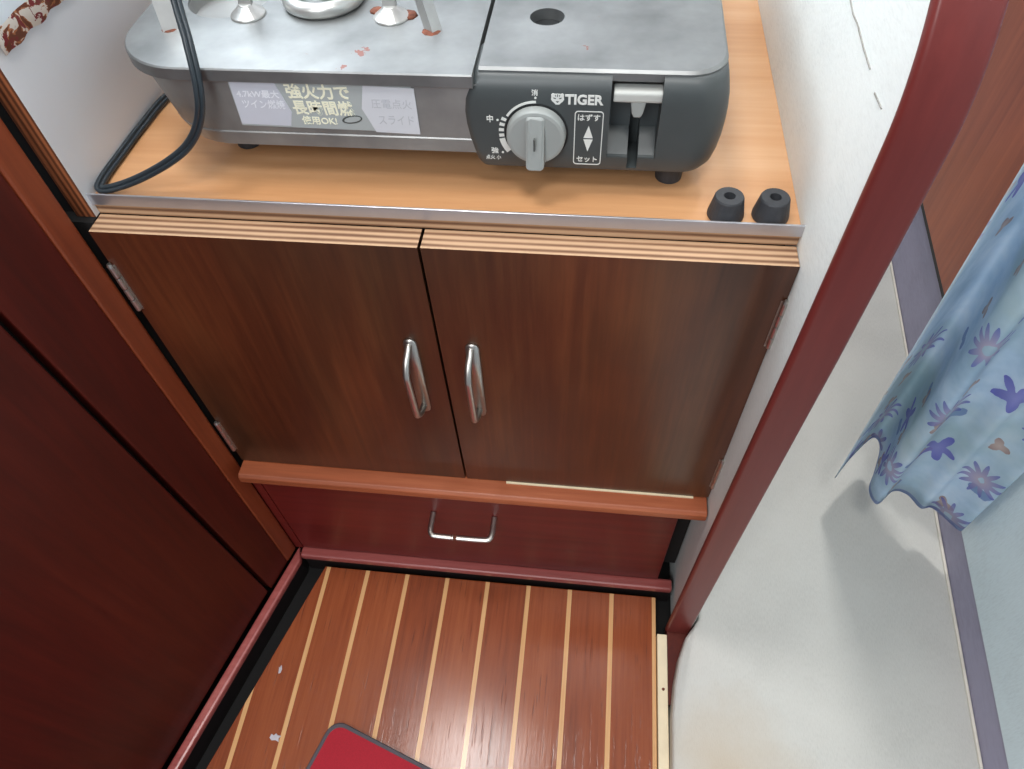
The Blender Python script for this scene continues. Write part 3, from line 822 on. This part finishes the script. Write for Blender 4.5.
bm = B(); lathe(bm, [(0.0001, 0.0), (0.0050, 0.0), (0.0040, 0.0006), (0.0001, 0.0007)], (0.0610, 0.0850, BZ), 9); part('rust_ring', bm, M['rust'], sup2)
part('pan_support', bracket((0.2250, 0.2435, BZ - 0.0005), (0.2110, 0.2250, 0.652), 0.0058, 0.0046), M['steel_side'])
part('pan_support', bracket((0.0605, 0.2435, BZ - 0.0005), (0.0700, 0.2250, 0.655), 0.0058, 0.0046), M['steel_side'])

# ------------------------------------------------------------------ loose rubber feet
f1 = tag(obj('rubber_foot', foot_bm((0, 0, 0)), M['rubber']), 'loose black rubber foot left of its twin on the counter edge', 'rubber foot', 'loose rubber feet')
f1.location = (0.4062, 0.0298, TC)
f2 = f1.copy(); COL.objects.link(f2); f2.location = (0.4328, 0.0305, TC); f2.rotation_euler = (0, 0, 1.0)
f2['label'] = 'loose black rubber foot nearest the white bulkhead'

# ------------------------------------------------------------------ black cable looping in front of the stove
pts = [(0.022, 0.175, 0.5385), (0.0055, 0.1330, 0.5385), (0.0022, 0.0990, 0.5385), (0.0012, 0.0640, 0.5385), (0.0015, 0.0335, 0.5388), (0.0065, 0.0235, 0.5390), (0.028, 0.0265, 0.5440), (0.0570, 0.0275, 0.5580), (0.0770, 0.0290, 0.5715),
       (0.0895, 0.0310, 0.5870), (0.0960, 0.0335, 0.6050), (0.0955, 0.0430, 0.6270), (0.0905, 0.0560, 0.6440), (0.083, 0.085, 0.70), (0.078, 0.12, 0.80), (0.075, 0.16, 0.95)]
bm = B()
sp = spline(pts, 8)
for s in (-1, 1):
    off = []
    for i, p in enumerate(sp):
        t = (sp[min(i + 1, len(sp) - 1)] - sp[max(i - 1, 0)]).normalized()
        u = Vector((0.55, -0.55, 0.62)); u = (u - t * u.dot(t)).normalized(); v = t.cross(u).normalized()
        off.append(p + v * (0.0013 * s))
    tube(bm, off, 0.0017, 10)
tag(obj('power_cord', bm, M['cable'], smooth=True), 'black twin cable looping down in front of the stove onto the counter', 'cable')

# ------------------------------------------------------------------ mat and paint chips on the floor
mt = tag(empty('floor_mat', (0.18, -0.30, 0.0)), 'red floor mat with grey binding lying on the striped floorboard', 'mat')
ang = math.radians(-18)
def matpoly(i):
    loc = rrect(0 + i, 0.26 - i, -0.30 + i, 0 - i, 0.016 - i * 0.6, 6)
    ca, sa = math.cos(ang), math.sin(ang); ox, oy = 0.0855, -0.1810
    return [(ox + x * ca - y * sa, oy + x * sa + y * ca) for x, y in loc]
bm = B()
a, b = matpoly(0.0), matpoly(0.0045)
rs = [[(x, y, z) for x, y in p] for (p, z) in ((a, 0.0002), (a, 0.0042), (matpoly(0.001), 0.0055), (matpoly(0.0035), 0.0055), (b, 0.0048), (b, 0.0002))]
loft(bm, rs, cap=False)
keep(obj('binding', bm, M['matgrey']), mt)
bm = B(); prism(bm, matpoly(0.0042), 0.0003, 0.0050); keep(obj('pile', bm, M['matred']), mt)
def chip(name, c, pts, label):
    bm = B(); prism(bm, [(x * 0.001, y * 0.001) for x, y in pts], 0.0, 0.0007)
    o = tag(obj(name, bm, M['chip']), label, 'paint chip', 'paint chips on the floorboard'); o.location = (c[0], c[1], 0.0001)
chip('paint_chip', (0.0105, -0.138), ((-0.6, -4), (1.5, -3), (2, 1), (1, 4), (0, 5.5), (-0.8, 2), (-2.0, 3.2), (-1.2, -0.5)), 'small white paint chip on the floorboard nearer the drawer')
chip('paint_chip', (0.0265, -0.2060), ((-6, -1), (-3, -3.2), (1, -2.6), (5, -4), (4, -0.5), (6, 2), (2, 2.2), (0, 4), (-2, 1.8), (-5, 3)), 'larger white paint chip on the floorboard beside the red mat')

# ------------------------------------------------------------------ curtains
plan_b = [(0.625, 0.114, 0.090), (0.648, 0.144, 0.090), (0.676, 0.172, 0.092), (0.682, 0.160, 0.092), (0.671, 0.128, 0.090), (0.660, 0.102, 0.090), (0.6665, 0.085, 0.089), (0.686, 0.102, 0.091), (0.701, 0.099, 0.091), (0.712, 0.084, 0.090), (0.723, 0.085, 0.091), (0.732, 0.077, 0.091),
          (0.746, 0.059, 0.092), (0.7515, 0.064, 0.094), (0.7535, 0.082, 0.096), (0.7535, 0.110, 0.098)]
sp = spline(plan_b, 7)
bm = B(); uvl = bm.loops.layers.uv.new('UVMap')
ncol = len(sp); nrow = 46; zt = 1.12
arc = [0.0]
for a, b in zip(sp, sp[1:]): arc.append(arc[-1] + ((b.x - a.x) ** 2 + (b.y - a.y) ** 2) ** 0.5)
mx = sum(p.x for p in sp) / ncol; my = sum(p.y for p in sp) / ncol
grid = []
for r in range(nrow + 1):
    t = r / nrow; row = []
    for i, p in enumerate(sp):
        z = p.z + (zt - p.z) * t
        k = 1.0 + 0.2 * t
        wob = 0.004 * math.sin(6.0 * t * 3 + i * 0.21) * t
        row.append((bm.verts.new((mx + (p.x - mx) * k + wob * 0.6 - 0.018 * t, my + (p.y - my) * (1.0 - 0.1 * t) + wob, z)), arc[i], (z - p.z)))
    grid.append(row)
for r in range(nrow):
    for i in range(ncol - 1):
        q = (grid[r][i], grid[r][i + 1], grid[r + 1][i + 1], grid[r + 1][i])
        f = bm.faces.new([v[0] for v in q])
        for lp, v in zip(f.loops, q): lp[uvl].uv = (v[1], v[2])
cu = tag(empty('curtain', (0.68, 0.08, 0.16)), 'pale blue curtain with purple flowers hanging at right above the vinyl sole', 'curtain')
cl = keep(obj('cloth', bm, M['curtain'], smooth=True), cu)
sd = cl.modifiers.new('thickness', 'SOLIDIFY'); sd.thickness = 0.0008
bm = B(); tube(bm, [(0.575, 0.088, 1.125), (0.67, 0.105, 1.125), (0.775, 0.125, 1.125)], 0.006, 12)
keep(obj('rod', bm, M['chrome'], smooth=True), cu)
# little patterned curtain on the left partition
bm = B()
rows = []
for k in range(6):
    z = 0.6315 + (0.705 - 0.6315) * k / 5
    rows.append([bm.verts.new((0.0010 + 0.0008 * math.sin(j * 0.9) + 0.0006 * k, 0.02 + 0.0045 * j, z + (0.0008 * math.sin(j * 1.3) if k == 0 else 0))) for j in range(70)])
for a, b in zip(rows, rows[1:]):
    for j in range(69): bm.faces.new((a[j], a[j + 1], b[j + 1], b[j]))
o = tag(obj('window_curtain', bm, M['rustic'], smooth=True), 'white curtain with brown and red patterned hem on the left partition', 'curtain')
sd = o.modifiers.new('thickness', 'SOLIDIFY'); sd.thickness = 0.0008
